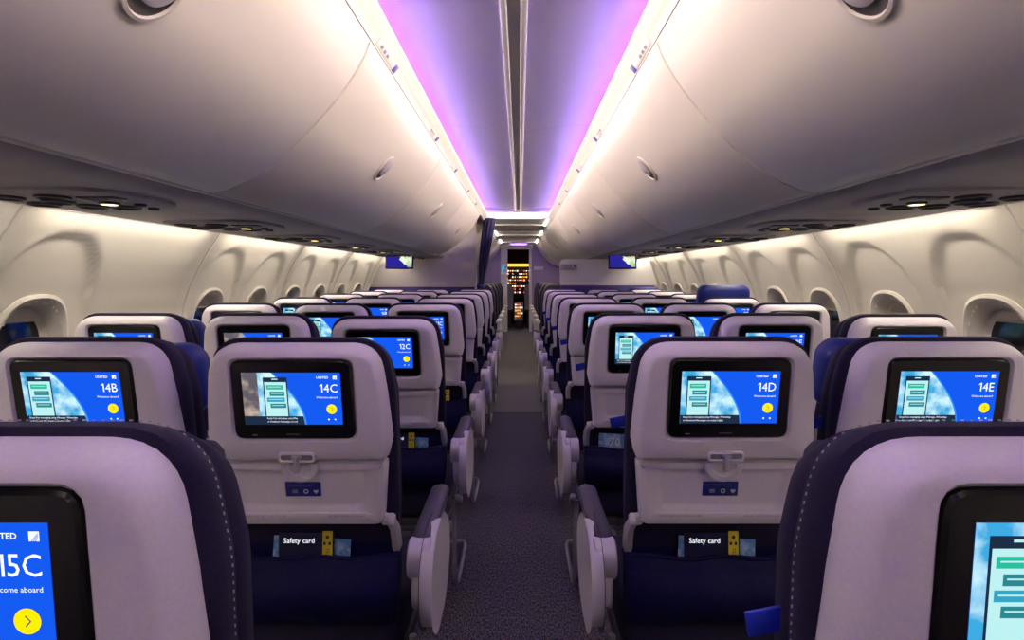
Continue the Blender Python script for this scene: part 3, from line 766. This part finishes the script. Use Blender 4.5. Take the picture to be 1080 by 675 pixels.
# curtain, gathered and tied
ct = MB(); rows = []
for i in range(41):
    z = .05+(EYE+.715-.05)*i/40; h = i/40
    tie = math.exp(-((z-1.15)/.22)**2); wd = .075*(1-.35*tie)+.035*max(0, (h-.6)/.4); xc = -.462 + .115*max(0, (h-.55)/.45)**1.2
    n2 = 44; rows.append([(xc+wd*.62*math.cos(2*PI*j/n2)*(1+.16*math.cos(9*2*PI*j/n2+h*2)), BULK-.02+.09*math.sin(2*PI*j/n2)*(1-.4*tie)*(1+.18*math.cos(9*2*PI*j/n2+h*2)), z) for j in range(n2)])
ct.loft(rows, 'curtain', cap0=True, cap1=True)
cr = thing('curtain', 'dark navy curtain gathered at the left side of the aisle', 'curtain', (0, 0, 0))
obj('cloth', ct.mesh('cloth', 70), cr)
obj('tie_band', MB().disc_stack((-.462, BULK-.02, 1.15), (0, 0, 1), [(.050, -.02), (.055, -.01), (.055, .01), (.050, .02)], 'headrest', 24, sx=.9, sy=1.3, u=(1, 0, 0)), cr)
# overhead monitors
for s, x, lab in ((-1, -1.27, 'small overhead monitor with a map picture hanging on the left'), (1, 1.12, 'small overhead monitor with a map picture hanging on the right')):
    t = thing('overhead_monitor', lab, 'monitor', (x, 6.0, EYE+.165), 'overhead monitors')
    R = (math.radians(-6), 0, 0)
    obj('monitor_case', MB().box((0, 0, 0), (.300, .03, .165), 'bezel', .006), t, rot=R)
    m1 = MB().add([(-.138, -.0158, -.070), (.138, -.0158, -.070), (.138, -.0158, .070), (-.138, -.0158, .070)], [(0, 1, 2, 3)], 's_mapsea')
    m1.add([(a, -.0162, b_) for a, b_ in ((-.02, .07), (.01, .045), (.0, .02), (.03, -.005), (.05, -.03), (.08, -.04), (.09, -.062), (.135, -.062), (.135, .07))], [tuple(range(9))], 's_mapland')
    obj('map_picture', m1.mesh('map_picture', 0), t, rot=R)
    obj('bracket', MB().box((0, .01, .045), (.10, .03, .05), 'darkgrey', .004), t)

# ------------------------------------------------------------------ front cabin
def fc_meshes():
    out = rpoly([(.20, .30, .03), (.245, .60, .06), (.235, 1.02, .06), (.17, 1.16, .07), (-.17, 1.16, .07), (-.235, 1.02, .06), (-.245, .60, .06), (-.20, .30, .03)], 64)
    bk = MB().loft([r3(inset(out, .03), -.02), r3(inset(out, .008), -.01), r3(out, .02), r3(inset(out, -.004), .09), r3(inset(out, .02), .13)], 'leatherdark', cap0=True, cap1=True)
    pc = MB().loft([r3(rpoly([(.19, .42, .02), (.20, .68, .03), (-.20, .68, .03), (-.19, .42, .02)], 40), y) for y in (-.005, -.035)], 'pocket', cap1=True)
    cs_ = MB().box((0, .36, .42), (.50, .50, .14), 'leatherdark', .04, 3)
    am = MB().box((0, .30, .63), (.075, .42, .05), 'cap', .018, 3).box((0, .30, .52), (.05, .36, .20), 'cap', .015)
    lg = MB().box((0, .30, .19), (.40, .40, .34), 'darkgrey', .02).box((0, .3, .012), (.44, .44, .024), 'tube', .004)
    return [a.mesh(b_, 50) for a, b_ in ((bk, 'seat_back'), (pc, 'seat_pocket'), (cs_, 'seat_cushion'), (am, 'armrest'), (lg, 'seat_base'))]
FM = fc_meshes()
for s, side in ((-1, 'left'), (1, 'right')):
    for i in range(5):
        t = thing('front_cabin_seat', 'dark leather front cabin seat on the %s of the aisle, %s' % (side, ['nearest the divider', 'second beyond the divider', 'third beyond the divider', 'fourth beyond the divider', 'foremost'][i]), 'seat', (s*.56, 7.75+.97*i, 0), 'front cabin seats')
        a = obj('seat_back', FM[0], t, rot=(math.radians(5), 0, 0)); obj('seat_pocket', FM[1], t, rot=(math.radians(5), 0, 0)); obj('seat_cushion', FM[2], t)
        obj('armrest', FM[3], t, (-s*.285, 0, 0)); obj('armrest', FM[3], t, (s*.285, 0, 0)); obj('seat_base', FM[4], t)
# front partition with doorway
pt = MB()
pt.box((-(.42+1.85)/2, Y1+.02, 1.0), (1.85-.42, .04, 2.0), 'bulkpurple', .003)
pt.box(((.30+1.85)/2, Y1+.02, 1.0), (1.85-.30, .04, 2.0), 'bulkpurple', .003)
pt.box((-.06, Y1+.02, EYE+.70), (.76, .05, .10), 'trimpl', .004)
fw = struct('wall_front', pt)
fr = MB().box((-.34, Y1+.01, .97), (.16, .08, 1.94), 'white', .006).box((.265, Y1+.01, .97), (.06, .08, 1.94), 'white', .006).box((-.04, Y1+.01, EYE+.655), (.60, .08, .04), 'white', .006)
obj('door_frame', fr, fw)
obj('control_screen', MB().box((-.37, Y1-.035, EYE+.20), (.06, .01, .17), 's_mid'), fw)
obj('notice_plate', MB().box((.46, Y1-.005, EYE+.20), (.22, .01, .08), 'white', .002), fw)
t = thing('ceiling_lamp', 'oval purple ceiling lamp above the front doorway', 'light', (0, 12.2, FC-.03))
obj('lamp_lens', MB().disc_stack((0, 0, 0), (0, 0, -1), [(.18, 0), (.19, .01), (.17, .022)], 'ledpurplesign', 28), t)
obj('lamp_rim', MB().disc_stack((0, 0, .006), (0, 0, -1), [(.21, 0), (.21, .008), (.19, .012)], 'trimpl', 28), t)
# flight deck beyond the doorway
fd = MB()
fd.box((-.75, 14.0, 1.0), (.04, 1.9, 2.0), 'black').box((.75, 14.0, 1.0), (.04, 1.9, 2.0), 'black').box((0, 14.9, 1.0), (1.5, .04, 2.0), 'black').box((0, 14.0, 2.0), (1.5, 1.9, .04), 'black')
struct('wall_flight_deck', fd)
ip = thing('instrument_panel', 'dark flight deck panel dotted with amber and white lights beyond the doorway', 'instrument panel', (0, 14.6, 0))
obj('panel_board', MB().box((0, 0, 1.15), (1.1, .06, .9), 'darkgrey', .01), ip)
rnd = random.Random(3)
for r_ in range(8):
    for c_ in range(12):
        x = -.34+.06*c_; z = .86+.08*r_
        if rnd.random() < .8: obj('indicator_light', MB().box((0, 0, 0), (.036*rnd.uniform(.5, 1.1), .006, .038*rnd.uniform(.4, 1.1)), rnd.choice(['amber', 'amber', 'instrwhite', 'instrwhite', 'instrred', 'signgrey'])), ip, (x, -.036, z))
obj('glare_lamp', MB().box((0, -.05, 1.57), (.7, .02, .07), 'amber', .004), ip)
cp = thing('center_console', 'grey flight deck console with small lights between the pilot seats', 'console', (0, 13.9, 0))
obj('console_body', MB().box((0, .2, .40), (.22, .7, .45), 'signgrey', .03).box((0, .1, .10), (.18, .5, .20), 'darkgrey', .01), cp)
for r_ in range(5):
    for c_ in range(4): obj('indicator_light', MB().box((0, 0, 0), (.026, .008, .03), rnd.choice(['amber', 'instrwhite', 'signgrey', 'instrred'])), cp, (-.078+.052*c_, -.153, .30+.07*r_))
for s, side in ((-1, 'left'), (1, 'right')):
    t = thing('pilot_seat', 'grey pilot seat on the %s inside the flight deck' % side, 'seat', (s*.30, 13.75, 0), 'pilot seats')
    o_ = rpoly([(.15, .45, .04), (.17, .95, .05), (.10, 1.08, .05), (-.10, 1.08, .05), (-.17, .95, .05), (-.15, .45, .04)], 40)
    obj('seat_back', MB().loft([r3(inset(o_, .02), 0), r3(o_, .02), r3(o_, .08), r3(inset(o_, .02), .10)], 'signgrey', cap0=True, cap1=True), t)
    obj('seat_cushion', MB().box((0, .22, .44), (.34, .36, .10), 'darkgrey', .03), t); obj('seat_base', MB().box((0, .2, .20), (.20, .25, .40), 'darkgrey', .02), t)
# aft wall closing the cabin behind the camera
struct('wall_back', MB().box((0, Y0-.02, 1.15), (3.8, .04, 2.4), 'bulk'))
